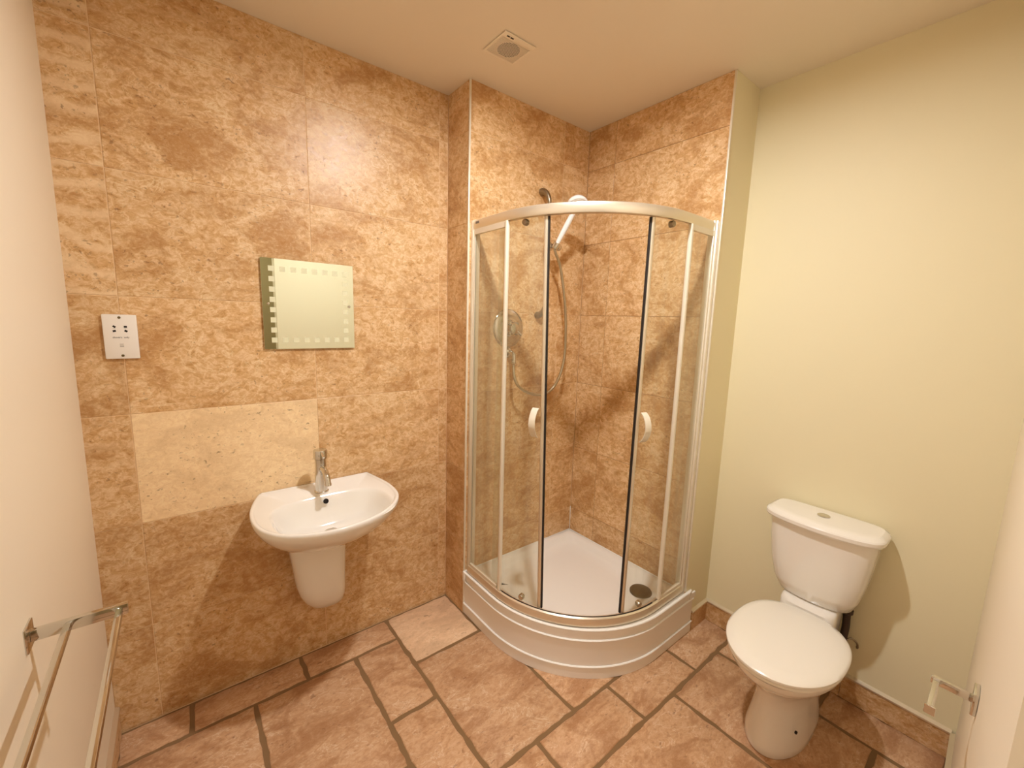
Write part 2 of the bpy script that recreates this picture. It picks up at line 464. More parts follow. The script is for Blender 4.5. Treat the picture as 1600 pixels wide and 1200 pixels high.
# skirting of cut tile, metal edge trims
def skirting(name, p0, p1, nrm, pieces, label, h=0.104, th=0.011):
    """runs p0->p1 on a wall, nrm points into the room"""
    root = empty(name, (p0[0], p0[1], 0)); tag(root, label, 'baseboard', kind='structure')
    d = (Vector(p1) - Vector(p0)); L = d.length; d.normalize(); n = Vector(nrm)
    a = 0
    for ln in pieces:
        b_ = min(a + ln, L)
        q = [Vector(p0) + d * (a + .0006), Vector(p0) + d * (b_ - .0006)]
        V = []
        for z in (0.0005, h - .001, h):
            for pt, off in ((q[0], 0), (q[1], 0), (q[1], th - (.001 if z == h else 0)), (q[0], th - (.001 if z == h else 0))):
                p = pt + n * off; V.append((p.x, p.y, z))
        V, F = loft_data([V[0:4], V[4:8], V[8:12]])
        o = mk('tile', V, F, M['tile'], root, sm=False); o.color = (rnd.random(), rnd.random(), 0.35, 1)
        a = b_
        if a >= L - 1e-4: break
    V = []
    for pt in (Vector(p0), Vector(p1)):
        for off, z in ((0, h), (th, h - .004), (th + .003, h - .002), (th + .003, h + .005), (0, h + .012)):
            p = pt + n * off; V.append((p.x, p.y, z))
    V, F = loft_data([V[:5], V[5:]])
    tr = mk('edge_trim', V, F, M['alu'], root, sm=False); tr['label'] = 'pale metal edge strip'
    adopt(root)
    return root
skirting('baseboard_right', (XR, -1.738), (XR, -W - .0005), (-1, 0), (0.33, 0.61), 'tile skirting below the cream wall, behind the toilet')
skirting('baseboard_return', (XR - .012, -W), (0.073, -W), (0, -1), (0.3,), 'short tile skirting in the corner between shower plinth and cream wall')
bl = skirting('baseboard_left', (XL, -1.70), (XL, D1 - .001), (1, 0), (.39, .61, .61, .61), 'tile skirting below the magnolia wall with the towel rail')
sk = Vector((FX[0] - XR, FX[1] + 1.748)).normalized()
skirting('baseboard_front', (XR - .013 , -1.7482), (FX[0] + .004, FX[1] + .0002), (-sk.y * -1 * -1, sk.x * -1), (.61, .61, .61), 'tile skirting under the wall with the roll holder')

def edge_trim(name, x, y, dirs, label):
    bm = bmesh.new()
    bm_box(bm, (x - .0045, y - .0045, 0.245 if 'right' in label else 0.0), (x + .0045, y + .0045, H), .002, 2)
    return tag(mkbm(name, bm, M['alu_white']), label, 'trim', kind='structure')
edge_trim('trim_1', -W + .003, .003, None, 'pale metal tile edge strip on the outer corner left of the shower')
edge_trim('trim_2', .003, -W + .003, None, 'pale metal tile edge strip on the outer corner right of the shower')

# ------------------------------------------------------------ ceiling lamp (above the frame)
lamp = empty('ceiling_light', (LAMP[0], LAMP[1], H)); tag(lamp, 'small round ceiling downlight in the middle of the room, above the frame', 'light')
lathe('rim', [(.050, 0), (.052, -.006), (.045, -.012), (.040, -.010), (.040, 0)], (LAMP[0], LAMP[1], H), (0, 0, 1), M['chrome'], lamp)
lathe('diffuser', [(.0398, -.006), (.0396, -.0085), (.030, -.0092), (.001, -.0095)], (LAMP[0], LAMP[1], H), (0, 0, 1), M['lamp'], lamp)
adopt(lamp)
hl = bpy.data.lights.new('hall_fill', 'AREA'); hl.shape = 'DISK'; hl.size = 0.3; hl.energy = HALL_W; hl.color = LAMP_COLOR  # unseen fill light, added to brighten the hallway and doorway
ho = bpy.data.objects.new('hall_fill', hl); C.objects.link(ho); ho.location = (-1.7, -2.5, H - .02)
tag(ho, 'unseen fill light added in the hallway outside the doorway', 'light')

# ------------------------------------------------------------ shower tray and riser
TSH = .009
def qpath(off, z, x_end=0.0, n=20, y_start=0.0):
    """quadrant outline offset outward by off; from (-.8,0) round to (x_end,-.8)"""
    R0 = .55 + off
    P = [(-.25 - R0, y_start), (-.25 - R0, -.125)]
    for i in range(n + 1):
        a = math.radians(90 * i / n)
        P.append((-.25 - R0 * math.cos(a), -.25 - R0 * math.sin(a) - TSH * i / n))
    P += [(-.12, -.25 - R0 - TSH), (x_end, -.25 - R0 - TSH)]
    return [(x, y, z) for x, y in P]

def sweep(name, prof, mat, parent, x_end=0.0, ang=35, y_start=-.0008):
    """prof: closed loop of (offset, z) swept along the quadrant"""
    cols = [qpath(o, z, x_end, 24, y_start) for o, z in prof]
    rings = [[cols[j][i] for j in range(len(prof))] for i in range(len(cols[0]))]
    return loft(name, rings, mat, parent, ang=ang)

tray = empty('shower_tray', (-.8, -.001, 0)); tag(tray, 'white quadrant shower tray on a raised curved plinth', 'shower tray')
# the dished tray: surface rings from rim to floor
def qring(off, z, wall, n=18, rc=.03, e=0.0008):
    """closed outline: two wall sides inset by wall, curved front inset by -off"""
    R0 = .55 + off
    P = []
    for i in range(n + 1):
        a = math.radians(90 * i / n)
        P.append((-.25 - R0 * math.cos(a), -.25 - R0 * math.sin(a), z))
    P.append((-.08, -.25 - R0, z))
    c1 = (-wall - rc, -.25 - R0 + rc * .6)
    P.append((-wall - rc * .5, -.25 - R0, z)); P.append((-wall, -.25 - R0 + rc * .5, z))
    P.append((-wall, -.5, z)); P.append((-wall, -.25, z))
    for i in range(5):
        a = math.radians(90 * i / 4)
        P.append((-wall - rc + rc * math.cos(a), -wall - rc + rc * math.sin(a), z))
    P.append((-.25, -wall, z)); P.append((-.5, -wall, z))
    P.append((-.25 - R0 + rc * .5, -wall, z)); P.append((-.25 - R0, -wall - rc * .5, z)); P.append((-.25 - R0, -.15, z))
    return P
rings = [qring(.0, .195, .001, rc=.001), qring(0, .2375, .001, rc=.001), qring(-.003, .2415, .004, rc=.004), qring(-.055, .2405, .03, rc=.012), qring(-.066, .2345, .038, rc=.03),
         qring(-.078, .214, .05, rc=.05), qring(-.095, .203, .07, rc=.07), qring(-.16, .198, .13, rc=.10)]
rings.append([(-.32 + (x + .32) * .45, -.32 + (y + .32) * .45, .1955) for x, y, z in rings[-1]])
loft('basin', rings, M['acrylic'], tray, ang=50)
sweep('plinth_panel', [(-.0025, .0005), (.004, .0005), (.004, .056), (.0015, .058), (.0015, .186), (.003, .192), (-.0025, .192)], M['acrylic'], tray, x_end=.07)
sweep('rim_moulding', [(-.003, .193), (.003, .193), (.006, .236), (.004, .2425), (-.003, .2425)], M['acrylic'], tray, x_end=.03)
for z, o_, w_ in ((.058, .0040, .0085), (.188, .0042, .0085), (.2405, .0062, .009)):
    sweep('bead', [(o_ - .002, z - w_ * .5), (o_ + .002, z - w_ * .45), (o_ + .0048, z), (o_ + .002, z + w_ * .45), (o_ - .002, z + w_ * .5)], M['bead'], tray, x_end=.0695 if z < .2 else .0305)
bm = bmesh.new(); bm_box(bm, (.031, -.817, .193), (.045, -.8062, .244), .001); bm_box(bm, (.0455, -.816, .193), (.085, -.8062, .222), .001)
mkbm('rim_end', bm, M['acrylic'], tray)
box('end_block', (-.812, -.0205, .193), (-.8055, .002, .245), M['bead'], tray, .002)
bm = bmesh.new()   # silicone against the tiles
bm_box(bm, (-.8, -.006, .241), (-.003, -.0008, .247), .002); bm_box(bm, (-.006, -.80, .241), (-.0008, -.006, .247), .002)
bm_box(bm, (-.005, -.005, .247), (-.0008, -.0008, .40), .0015)
mkbm('sealant', bm, M['bead'], tray)
lathe('drain_cover', [(.001, .016), (.03, .0155), (.052, .012), (.056, .007), (.056, .0)], (-.125, -.632, .198), (0, 0, 1), M['drain'], tray)
adopt(tray)

# ------------------------------------------------------------ shower enclosure
enc = empty('shower_enclosure', (-.78, -.001, .245)); tag(enc, 'quadrant shower enclosure of clear curved glass in satin aluminium, doors slid open', 'shower enclosure')
ZB, ZTOP = .2475, 2.031
def outline_pt(R0, a):
    """point and outward normal at 'a' degrees; beyond 0..90 the outline runs on straight"""
    if a > 90: return (-.25 + R0 * math.radians(a - 90), -.25 - R0), (0, -1)
    if a < 0: return (-.25 - R0, -.25 - R0 * math.radians(a)), (-1, 0)
    c, s_ = math.cos(math.radians(a)), math.sin(math.radians(a))
    return (-.25 - R0 * c, -.25 - R0 * s_), (-c, -s_)
def arc_path(R0, a0, a1, n=24, straight0=None, straight1=None):
    P = []
    if straight0 is not None: P += [(-.25 - R0, straight0), (-.25 - R0, (straight0 - .25) / 2)]
    for i in range(n + 1):
        P.append(outline_pt(R0, a0 + (a1 - a0) * i / n)[0])
    if straight1 is not None: P += [((straight1 - .25) / 2, -.25 - R0), (straight1, -.25 - R0)]
    return P
def swept(name, prof, R0, mat, parent, a0=0, a1=90, s0=None, s1=None, n=24, ang=35):
    rings = None
    cols = [[(x, y, z) for x, y in arc_path(R0 + o, a0, a1, n, s0, s1)] for o, z in prof]
    rings = [[cols[j][i] for j in range(len(prof))] for i in range(len(cols[0]))]
    return loft(name, rings, mat, parent, ang=ang)
r1, r2 = 1.988, ZTOP
swept('top_rail', [(-.016, r1), (-.003, r1), (-.003, r1 + .006), (.002, r1 + .006), (.002, r1), (.007, r1), (.0095, r1 + .004), (.0105, r2 - .014), (.008, r2 - .004), (.001, r2), (-.010, r2), (-.016, r2 - .005)],
      .53, M['alu'], enc, s0=-.022, s1=-.022)
swept('bottom_rail', [(-.016, ZB), (.019, ZB), (.019, ZB + .012), (.014, ZB + .034), (.006, ZB + .038), (.004, ZB + .026), (-.004, ZB + .026), (-.006, ZB + .034), (-.016, ZB + .03)],
      .53, M['alu'], enc, s0=-.022, s1=-.022)
swept('track_gap_shade', [(-.0035, ZB + .0262), (.0035, ZB + .0262), (.0035, ZB + .036), (-.0035, ZB + .036)], .53, M['black'], enc, a0=5, a1=89)  # black strip: the shade inside the rail groove, put in as colour
# wall profiles
for nm, lo, hi in (('l', (-.789, -.022, ZB), (-.752, -.001, ZTOP)), ('r', (-.022, -.799, ZB), (-.001, -.757, ZTOP))):
    bm = bmesh.new(); bm_box(bm, lo, hi, .002, 2)
    if nm == 'l': bm_box(bm, (-.7875, -.034, ZB), (-.760, -.022, ZTOP - .0), .002, 2)
    else: bm_box(bm, (-.034, -.791, ZB), (-.022, -.763, ZTOP - .0), .002, 2)
    mkbm('wall_profile', bm, M['alu_white'], enc)
# fixed panes
def pane(name, R0, a0, a1, s0, s1, z0, z1, parent):
    return swept(name, [(-.003, z0), (.003, z0), (.003, z1), (-.003, z1)], R0, M['glass_hazy'], parent, a0, a1, s0, s1, n=12)
pane('fixed_pane', .533, 0, 2.2, -.034, None, ZB + .036, r1 - .001, enc)
pane('fixed_pane', .533, 94.6, 94.61, None, -.034, ZB + .036, r1 - .001, enc)
def head_strip(s0, s1, a0, a1, z0, z1):
    swept('glazing_bar', [(-.007, z0), (.007, z0), (.0075, z1), (-.007, z1)], .533, M['alu_white'], enc, a0, a1, s0, s1, n=8)
head_strip(-.034, None, 0, 1.8, r1 - .024, r1 - .0005)
head_strip(None, -.034, 94.8, 94.81, r1 - .024, r1 - .0005)
head_strip(-.034, None, 0, 1.8, ZB + .0385, ZB + .052)
head_strip(None, -.034, 94.8, 94.81, ZB + .0385, ZB + .052)
def bar_between(name, R1, alo, ahi, zlo, zhi, w, t, mat, parent):
    """upright bar whose foot stands at angle alo and whose head stands at angle ahi"""
    rings = []
    for a, z in ((alo, zlo), (ahi, zhi)):
        p, nn_ = outline_pt(R1, a); tn = (-nn_[1], nn_[0]); c_ = min(w, t) * .22
        q = [(-w / 2 + c_, -t / 2), (w / 2 - c_, -t / 2), (w / 2, -t / 2 + c_), (w / 2, t / 2 - c_), (w / 2 - c_, t / 2), (-w / 2 + c_, t / 2), (-w / 2, t / 2 - c_), (-w / 2, -t / 2 + c_)]
        rings.append([(p[0] + tn[0] * u + nn_[0] * v, p[1] + tn[1] * u + nn_[1] * v, z) for u, v in q])
    return loft(name, rings, mat, parent, ang=50)
for alo, ahi in ((3.6, 2.4), (94.0, 94.3)):   # post at the free edge of each fixed pane
    bar_between('post', .533, alo, ahi, ZB + .0385, r1 - .0005, .017, .019, M['alu_white'], enc)
RD = .519
def door(far, lo, hi, sgn, hoff):
    """a curved glass door; its leading edge leans from angle lo (foot) to angle hi (head)"""
    zd0, zd1 = ZB + .038, r1 - .002
    n = 16; rings = []
    for i in range(n + 1):
        t = i / n; ring = []
        for R1, z, f in ((RD - .003, zd0, 0), (RD + .003, zd0, 0), (RD + .003, zd1, 1), (RD - .003, zd1, 1)):
            p = outline_pt(R1, far + ((hi if f else lo) - far) * t)[0]; ring.append((p[0], p[1], z))
        rings.append(ring)
    g_ = loft('sliding_door', rings, M['glass'], enc, ang=35)
    bar_between('door_stile', RD, lo - sgn * .2, hi - sgn * .2, zd0, zd1, .017, .015, M['alu'], g_)
    bar_between('door_seal', RD, lo + sgn * 1.15, hi + sgn * 1.15, zd0, zd1, .0055, .012, M['black'], g_)
    def at_z(z): return lo + (hi - lo) * (z - zd0) / (zd1 - zd0)
    ah = at_z(1.14) - sgn * hoff          # bow handle standing off the glass
    p, nn_ = outline_pt(RD + .003, ah)
    out = Vector((nn_[0], nn_[1], 0)); tan = Vector((-nn_[1], nn_[0], 0)) * sgn; base = Vector((p[0], p[1], 0))
    rings = []
    for i in range(17):
        t = -1 + 2 * i / 16
        bow = .036 * max(0, 1 - t * t) ** .75 + .003
        ctr_ = base + out * bow + Vector((0, 0, 1.14 + .064 * t))
        w = .0145; th = .0034
        rings.append([ctr_ + tan * (-w) + out * (-th), ctr_ + tan * w + out * (-th * .4), ctr_ + tan * w + out * th * .8, ctr_ + out * (th * 1.5), ctr_ + tan * (-w) + out * th])
    loft('handle', rings, M['alu_white'], g_)['label'] = 'bowed pale metal pull'
    for zz, da in ((r1 - .016, 11.0), (zd0 + .018, 10.2)):
        p, nn_ = outline_pt(RD + .003, at_z(zz) - sgn * da)
        lathe('roller_cap', [(.0135, -.010), (.0135, .004), (.011, .009), (.001, .011)], (p[0], p[1], zz), (nn_[0], nn_[1], 0), M['nickel'] if zz > 1 else M['steel_soft'], g_, n=20)
    return g_
door(-5, 27.8, 23.6, 1, 3.6)
door(97, 69.4, 70.6, -1, 3.0)
lbl = box('maker_sticker', (-.0135, -.0007, -.005), (.0135, .0006, .005), M['print_grey'], enc)
a = -12
lbl.matrix_world = Matrix(((0, 1, 0, -.25 - .5412), (-1, 0, 0, -.055), (0, 0, 1, 2.015), (0, 0, 0, 1)))
lbl['label'] = 'small grey sticker'
adopt(enc)
lbl.matrix_parent_inverse = Matrix.Translation(enc.location).inverted()

# ------------------------------------------------------------ shower fittings
valve = empty('shower_valve', (-.552, -.0005, 1.53)); tag(valve, 'round chrome shower mixer valve on the tiled wall', 'shower valve')
lathe('wall_plate', [(.099, 0), (.099, .004), (.092, .010), (.066, .0135), (.058, .0125), (.052, .014), (.03, .016)], (-.552, -.0005, 1.53), (0, -1, 0), M['chrome'], valve, n=48)
lathe('control_dial', [(.044, .012), (.044, .030), (.040, .034), (.034, .035), (.030, .050), (.026, .060), (.012, .064), (.001, .0645)], (-.552, -.0005, 1.53), (0, -1, 0), M['chrome'], valve, n=32)
bm = bmesh.new()
for k in range(4):
    a = math.radians(45 + 90 * k)
    V, F = lathe_data([(.008, 0), (.009, .004), (.009, .020), (.006, .024), (.001, .025)], (-.552 + .036 * math.cos(a), -.032, 1.53 + .036 * math.sin(a)), (0, -1, 0), 14); bm_add(bm, V, F)
V, F = tube_data([(-.552, -.05, 1.53), (-.531, -.058, 1.515), (-.512, -.062, 1.498)], [.006, .007, .008], 10); bm_add(bm, V, F)
mkbm('lever', bm, M['chrome'], valve)
adopt(valve)

outlet = empty('wall_outlet', (-.552, -.0005, 1.404)); tag(outlet, 'chrome hose elbow on the wall below the mixer valve', 'pipe fitting')
lathe('flange', [(.029, 0), (.029, .004), (.022, .012), (.016, .016)], (-.552, -.0005, 1.404), (0, -1, 0), M['chrome'], outlet)
tube('elbow', catmull([(-.552, -.010, 1.404), (-.552, -.035, 1.405), (-.552, -.052, 1.396), (-.552, -.056, 1.374), (-.554, -.057, 1.366)], 5), .012, M['chrome'], outlet, n=16)
lathe('nut', [(.0125, 0), (.0135, .003), (.0135, .014), (.0105, .02), (.009, .026)], (-.554, -.057, 1.368), (0, 0, -1), M['chrome'], outlet, n=12)
adopt(outlet)

riser = empty('riser_rail', (-.346, -.0005, 1.62)); tag(riser, 'chrome shower riser rail with curved ends beside the hose', 'shower rail')
tube('bar', [(-.346, -.058, 1.66), (-.346, -.058, 1.9), (-.346, -.058, 2.19)], .0095, M['chrome'], riser, n=16)
for s, z0 in ((1, 2.18), (-1, 1.67)):
    P = catmull([(-.346, -.058, z0), (-.347, -.057, z0 + s * .018), (-.349, -.045, z0 + s * .045), (-.352, -.026, z0 + s * .062), (-.353, -.012, z0 + s * .066), (-.353, -.0012, z0 + s * .066)], 5)
    n_ = len(P)
    o = tube('end_bracket', P, [.0105 + .0085 * min(1, (i / (n_ - 1)) * 1.25) ** 1.3 for i in range(n_)], M['nickel'], riser, n=20)
adopt(riser)
slider = empty('handset_slider', (-.346, -.058, 1.955)); tag(slider, 'chrome sliding clamp holding the white handset on the riser rail', 'bracket')
bm = bmesh.new()
V, F = lathe_data([(.019, -.022), (.021, -.018), (.021, .018), (.019, .022)], (-.346, -.058, 1.962), (0, 0, 1), 24); bm_add(bm, V, F)
V, F = lathe_data([(.012, 0), (.014, .01), (.014, .05), (.010, .055)], (-.362, -.085, 1.962), (1, -.1, 0), 20); bm_add(bm, V, F)
mkbm('clamp', bm, M['chrome'], slider)
lathe('knob', [(.014, 0), (.019, .005), (.019, .018), (.013, .026), (.001, .028)], (-.312, -.089, 1.962), (1, -.1, 0), M['chrome'], slider, n=20)
hd = Vector((.05, -.10, .205)).normalized()
cone0 = Vector((-.344, -.110, 1.950))
lathe('cone_holder', [(.0135, 0), (.0165, .002), (.018, .03), (.016, .034), (.013, .033)], cone0 - hd * .004, hd, M['chrome'], slider, n=20)
adopt(slider)
hs = empty('shower_handset', tuple(cone0)); tag(hs, 'white plastic shower handset leaning out from the riser rail', 'shower head')
hp = [cone0 + hd * t for t in (.012, .045, .09, .14, .175, .20)]
tube('grip', hp, [.0105, .0115, .0135, .014, .013, .014], M['white'], hs, n=18)
hc = cone0 + hd * .232
fn = Vector((-.30, -.45, -.84)).normalized()
lathe('spray_head', [(.012, -.034), (.034, -.029), (.049, -.016), (.055, -.002), (.055, .006), (.050, .010), (.046, .009), (.001, .0095)], hc, fn, M['white'], hs, n=36)
lathe('spray_face', [(.043, .0088), (.043, .0115), (.001, .012)], hc, fn, M['plastic'], hs, n=32)
adopt(hs)
hose = catmull([(-.554, -.057, 1.345), (-.555, -.060, 1.325), (-.556, -.075, 1.272), (-.530, -.085, 1.226), (-.452, -.09, 1.187), (-.359, -.092, 1.176), (-.285, -.095, 1.22), (-.238, -.10, 1.315), (-.226, -.105, 1.441), (-.246, -.11, 1.652), (-.296, -.112, 1.85), (-.338, -.112, 1.925), (-.3445, -.1095, 1.9455)], 8)
tag(tube('shower_hose', hose, .0078, M['chrome_hose'], n=12), 'silver metal shower hose hanging in a loop', 'hose')

# ------------------------------------------------------------ wash basin
basin = empty('wash_basin', (-1.475, D1 - .001, .3)); tag(basin, 'white ceramic D-shaped wash basin on a half pedestal, fixed to the tiles', 'basin')
OUT = [(-1.47, D1), (-1.24, D1), (-1.222, .10), (-1.209, .02), (-1.208, -.06), (-1.222, -.135), (-1.262, -.203), (-1.325, -.258), (-1.40, -.292), (-1.475, -.306), (-1.55, -.303), (-1.625, -.279), (-1.69, -.236), (-1.733, -.17), (-1.752, -.09), (-1.751, .0), (-1.735, .08), (-1.712, .15), (-1.693, D1)]
def closed_res(P, N):
    P = [Vector((p[0], p[1], 0)) for p in P]
    pts = P + [P[0]]
    L = [0]
    for a, b in zip(pts[:-1], pts[1:]): L.append(L[-1] + (b - a).length)
    out = []
    for k in range(N):
        s = L[-1] * k / N
        for i in range(len(L) - 1):
            if L[i] <= s <= L[i + 1]:
                t = (s - L[i]) / (L[i + 1] - L[i]); out.append(pts[i].lerp(pts[i + 1], t)); break
    return out
_cc = catmull([(x, y, 0) for x, y in OUT[1:]], 6)
outline = closed_res([(p.x, p.y) for p in _cc], 96)
# order so that index follows the angle about the bowl centre
ctr = Vector((-1.477, -.055, 0))
outline.sort(key=lambda p: math.atan2(p.y - ctr.y, p.x - ctr.x))
def ring_in(d, z, wall_keep=True, cy=None):
    """outline inset by d"""
    R_ = []
    for p in outline:
        v = p - ctr; L = v.length
        q = ctr + v * ((L - d) / L)
        R_.append((q.x, q.y, z))
    return R_
def bowl_ring(sx, yf, yb, z, cx=-1.477, cy=-.10, e=2.4):
    R_ = []
    for p in outline:
        v = p - ctr; a = math.atan2(v.y, v.x)
        c, s_ = math.cos(a), math.sin(a)
        sy = yf if s_ < 0 else yb
        k = (abs(c / sx) ** e + abs(s_ / sy) ** e) ** (-1 / e)
        R_.append((cx + c * k, cy + s_ * k, z))
    return R_
def under(s, z, yb=None):
    R_ = []
    for p in outline:
        x = -1.477 + (p.x + 1.477) * s
        y = D1 - .001 - (D1 - .001 - p.y) * (s * .96 + .04)
        R_.append((x, min(y, D1 - .0008), z))
    return R_
rings = [under(s_, z_) for s_, z_ in ((.25, .632), (.40, .637), (.54, .652), (.66, .674), (.77, .702), (.86, .733), (.93, .763), (.975, .788), (.996, .805), (1.0, .815), (1.0, .823))]
rings += [ring_in(.003, .8265), ring_in(.010, .827), ring_in(.0145, .8235), ring_in(.019, .8205)]
rings += [bowl_ring(.226, .184, .150, .8195, e=3.0), bowl_ring(.218, .178, .144, .8165, e=3.0), bowl_ring(.210, .171, .139, .805, e=3.0), bowl_ring(.197, .160, .128, .772, e=2.8, cy=-.096), bowl_ring(.172, .145, .104, .732, e=2.6, cy=-.085), bowl_ring(.130, .115, .076, .706, e=2.3, cy=-.07), bowl_ring(.07, .06, .045, .695, cy=-.058), bowl_ring(.024, .024, .024, .692, cy=-.052)]
for r_ in rings:
    for i, p in enumerate(r_):
        if p[1] > D1 - .0008: r_[i] = (p[0], D1 - .0008, p[2])
bowl = loft('bowl', rings, M['ceramic'], basin, ang=70)
lathe('overflow', [(.0105, .0), (.0105, .004), (.0085, .004), (.008, .001), (.001, .001)], (-1.474, .0285, .797), (.0, -1, .25), M['dark'], basin, n=20)['label'] = 'dark round overflow hole'
lathe('waste', [(.029, 0), (.029, .003), (.025, .006), (.019, .004), (.001, .0035)], (-1.477, -.052, .6945), (0, 0, 1), M['chrome'], basin, n=28)['label'] = 'chrome drain ring'
# half pedestal
def ped(cx, hw, yf, z, N=44):
    R_ = []
    for i in range(N):
        t = math.pi * 2 * i / N
        c, s_ = math.cos(t), math.sin(t); e = 2.6
        k = (abs(c) ** e + abs(s_) ** e) ** (-1 / e)
        yc = (D1 - .001 + yf) / 2; hy = (D1 - .001 - yf) / 2
        R_.append((cx + hw * c * k, yc + hy * s_ * k, z))
    return R_
loft('half_pedestal', [ped(*a_) for a_ in ((-1.446, .024, .135, .243), (-1.448, .042, .120, .248), (-1.452, .058, .098, .262), (-1.462, .073, .072, .287), (-1.473, .086, .048, .322), (-1.483, .095, .030, .365),
     (-1.489, .100, .018, .41), (-1.494, .105, .007, .49), (-1.499, .112, -.004, .58), (-1.50, .118, -.010, .66))], M['ceramic'], basin, ang=60)
adopt(basin)

tap = empty('basin_tap', (-1.475, .086, .8195)); tag(tap, 'chrome single lever mixer tap on the wash basin', 'tap')
tx, ty = -1.475, .086
lathe('body', [(.0285, 0), (.0285, .006), (.0255, .009), (.0255, .02), (.0235, .07), (.023, .12), (.0225, .147)], (tx, ty, .8197), (0, 0, 1), M['chrome'], tap, n=32)
lathe('lever_cap', [(.0225, .1485), (.0275, .150), (.0275, .182), (.0255, .186), (.001, .187)], (tx, ty, .8197), (0, 0, 1), M['chrome'], tap, n=32)
tube('lever', [(tx, ty - .022, .998), (tx, ty - .037, .992), (tx, ty - .053, .985)], [.0055, .005, .0045], M['chrome'], tap, n=12)
tube('spout', catmull([(tx, ty - .010, .918), (tx, ty - .035, .932), (tx, ty - .065, .930), (tx, ty - .092, .914), (tx, ty - .104, .889)], 6), [.0125] * 25, M['chrome'], tap, n=18)
lathe('aerator', [(.0125, 0), (.0135, .002), (.0135, .01), (.010, .012), (.001, .0118)], (tx, ty - .104, .891), (0, -.2, -1), M['chrome'], tap, n=20)
adopt(tap)

# ------------------------------------------------------------ mirror
mir = empty('wall_mirror', (-1.464, D1 - .0005, 1.43)); tag(mir, 'frameless square mirror with etched squares round its edge, above the basin', 'mirror')
mx0, mx1, mz0, mz1 = -1.643, -1.287, 1.427, 1.787
ym = D1 - .009
box('backing', (mx0 + .002, ym + .0005, mz0 + .002), (mx1 - .002, D1 - .0008, mz1 - .002), M['mirror_edge'], mir)
bm = bmesh.new(); bm_box(bm, (mx0, ym - .0012, mz0), (mx1, ym + .0004, mz1), .0005); mkbm('mirror_glass', bm, M['mirror'], mir)
def sq(x, z, s=.0205):
    return box('etched_square', (x - s / 2, ym - .00175, z - s / 2), (x + s / 2, ym - .0012, z + s / 2), M['etched'], mir)
for i in range(8):
    z = 1.747 - i * .0405
    sq(-1.6065, z); sq(-1.3235, z)
for i in range(1, 7):
    x = -1.6065 + i * (.283 / 7)
    sq(x, 1.747); sq(x, 1.747 - 7 * .0405)
for x in (-1.622, -1.308):
    lathe('screw', [(.0055, 0), (.0055, .002), (.0035, .0045), (.001, .005)], (x, ym - .0011, 1.609), (0, -1, 0), M['chrome'], mir, n=16)
adopt(mir)

# ------------------------------------------------------------ shaver socket
so = empty('shaver_socket', (-2.0645, D1 - .0005, 1.402)); tag(so, 'white shaver socket plate on the tiles beside the left wall', 'socket')
bm = bmesh.new(); bm_box(bm, (-2.108, D1 - .010, 1.402), (-2.021, D1 - .0006, 1.551), .003, 2); mkbm('face_plate', bm, M['plastic'], so)
yf = D1 - .0102
for z in (1.541, 1.413):
    lathe('screw', [(.0042, -.001), (.0042, .0006), (.001, .0008)], (-2.0645, yf, z), (0, -1, 0), M['screw'], so, n=14)
for x, z, a in ((-2.079, 1.5105, 35), (-2.0795, 1.496, -15), (-2.051, 1.5105, 0), (-2.0505, 1.496, 35)):
    mt = Matrix.Translation((x, yf, z)) @ Matrix.Rotation(math.radians(a), 4, 'Y')
    bm = bmesh.new(); bm_box(bm, (-.0040, -.0004, -.0031), (.0040, .0004, .0031), .0003, 1, mt); mkbm('pin_hole', bm, M['dark'], so)
def text(body, size, loc, mat, parent):
    cu = bpy.data.curves.new('lettering', 'FONT'); cu.body = body; cu.size = size; cu.extrude = .0001; cu.align_x = 'CENTER'; cu.align_y = 'CENTER'
    tmp = bpy.data.objects.new('tmp', cu); C.objects.link(tmp)
    bpy.context.view_layer.update()
    me = bpy.data.meshes.new_from_object(tmp.evaluated_get(bpy.context.evaluated_depsgraph_get()))
    bpy.data.objects.remove(tmp); bpy.data.curves.remove(cu)
    me.transform(Matrix.Rotation(math.radians(90), 4, 'X')); me.transform(Matrix.Translation(loc))
    me.materials.clear(); me.materials.append(mat)
    o = bpy.data.objects.new('lettering', me); C.objects.link(o); o.parent = parent
    return o
text('shavers  only', .0080, (-2.0645, yf - .0001, 1.4745), M['dark'], so)
text('115 V', .0034, (-2.0795, yf - .0001, 1.5035), M['print_grey'], so)
text('230 V', .0034, (-2.0505, yf - .0001, 1.5035), M['print_grey'], so)
bm = bmesh.new()
for z in (1.4515, 1.4475, 1.4435): bm_box(bm, (-2.0695, yf - .0002, z - .0006), (-2.0595, yf + .0001, z + .0006))
mkbm('rating_mark', bm, M['print_grey'], so)
adopt(so)

# ------------------------------------------------------------ extractor fan
fan = empty('extractor_fan', (-.803, -.281, H)); tag(fan, 'square white extractor fan grille on the ceiling above the shower side', 'extractor fan')
fx, fy, fh = -.803, -.281, .076
zf = H - .0058
bm = bmesh.new()
bm_box(bm, (fx - fh, fy - fh, zf), (fx + fh, fy - .046, H - .001), .0025, 2)
bm_box(bm, (fx - fh, fy + .066, zf), (fx + fh, fy + fh, H - .001), .0025, 2)
bm_box(bm, (fx - fh, fy - .05, zf + .0003), (fx - .066, fy + .07, H - .001), .001, 1)
bm_box(bm, (fx + .066, fy - .05, zf + .0003), (fx + fh, fy + .07, H - .001), .001, 1)
mkbm('cover', bm, M['fan'], fan)
box('back_tray', (fx - .067, fy - .047, H - .0030), (fx + .067, fy + .067, H - .0008), M['fan'], fan)
lathe('duct_opening', [(.045, 0), (.045, .0009), (.001, .001)], (fx + .003, fy + .008, H - .0031), (0, 0, -1), M['dark'], fan, n=36)
bm = bmesh.new()
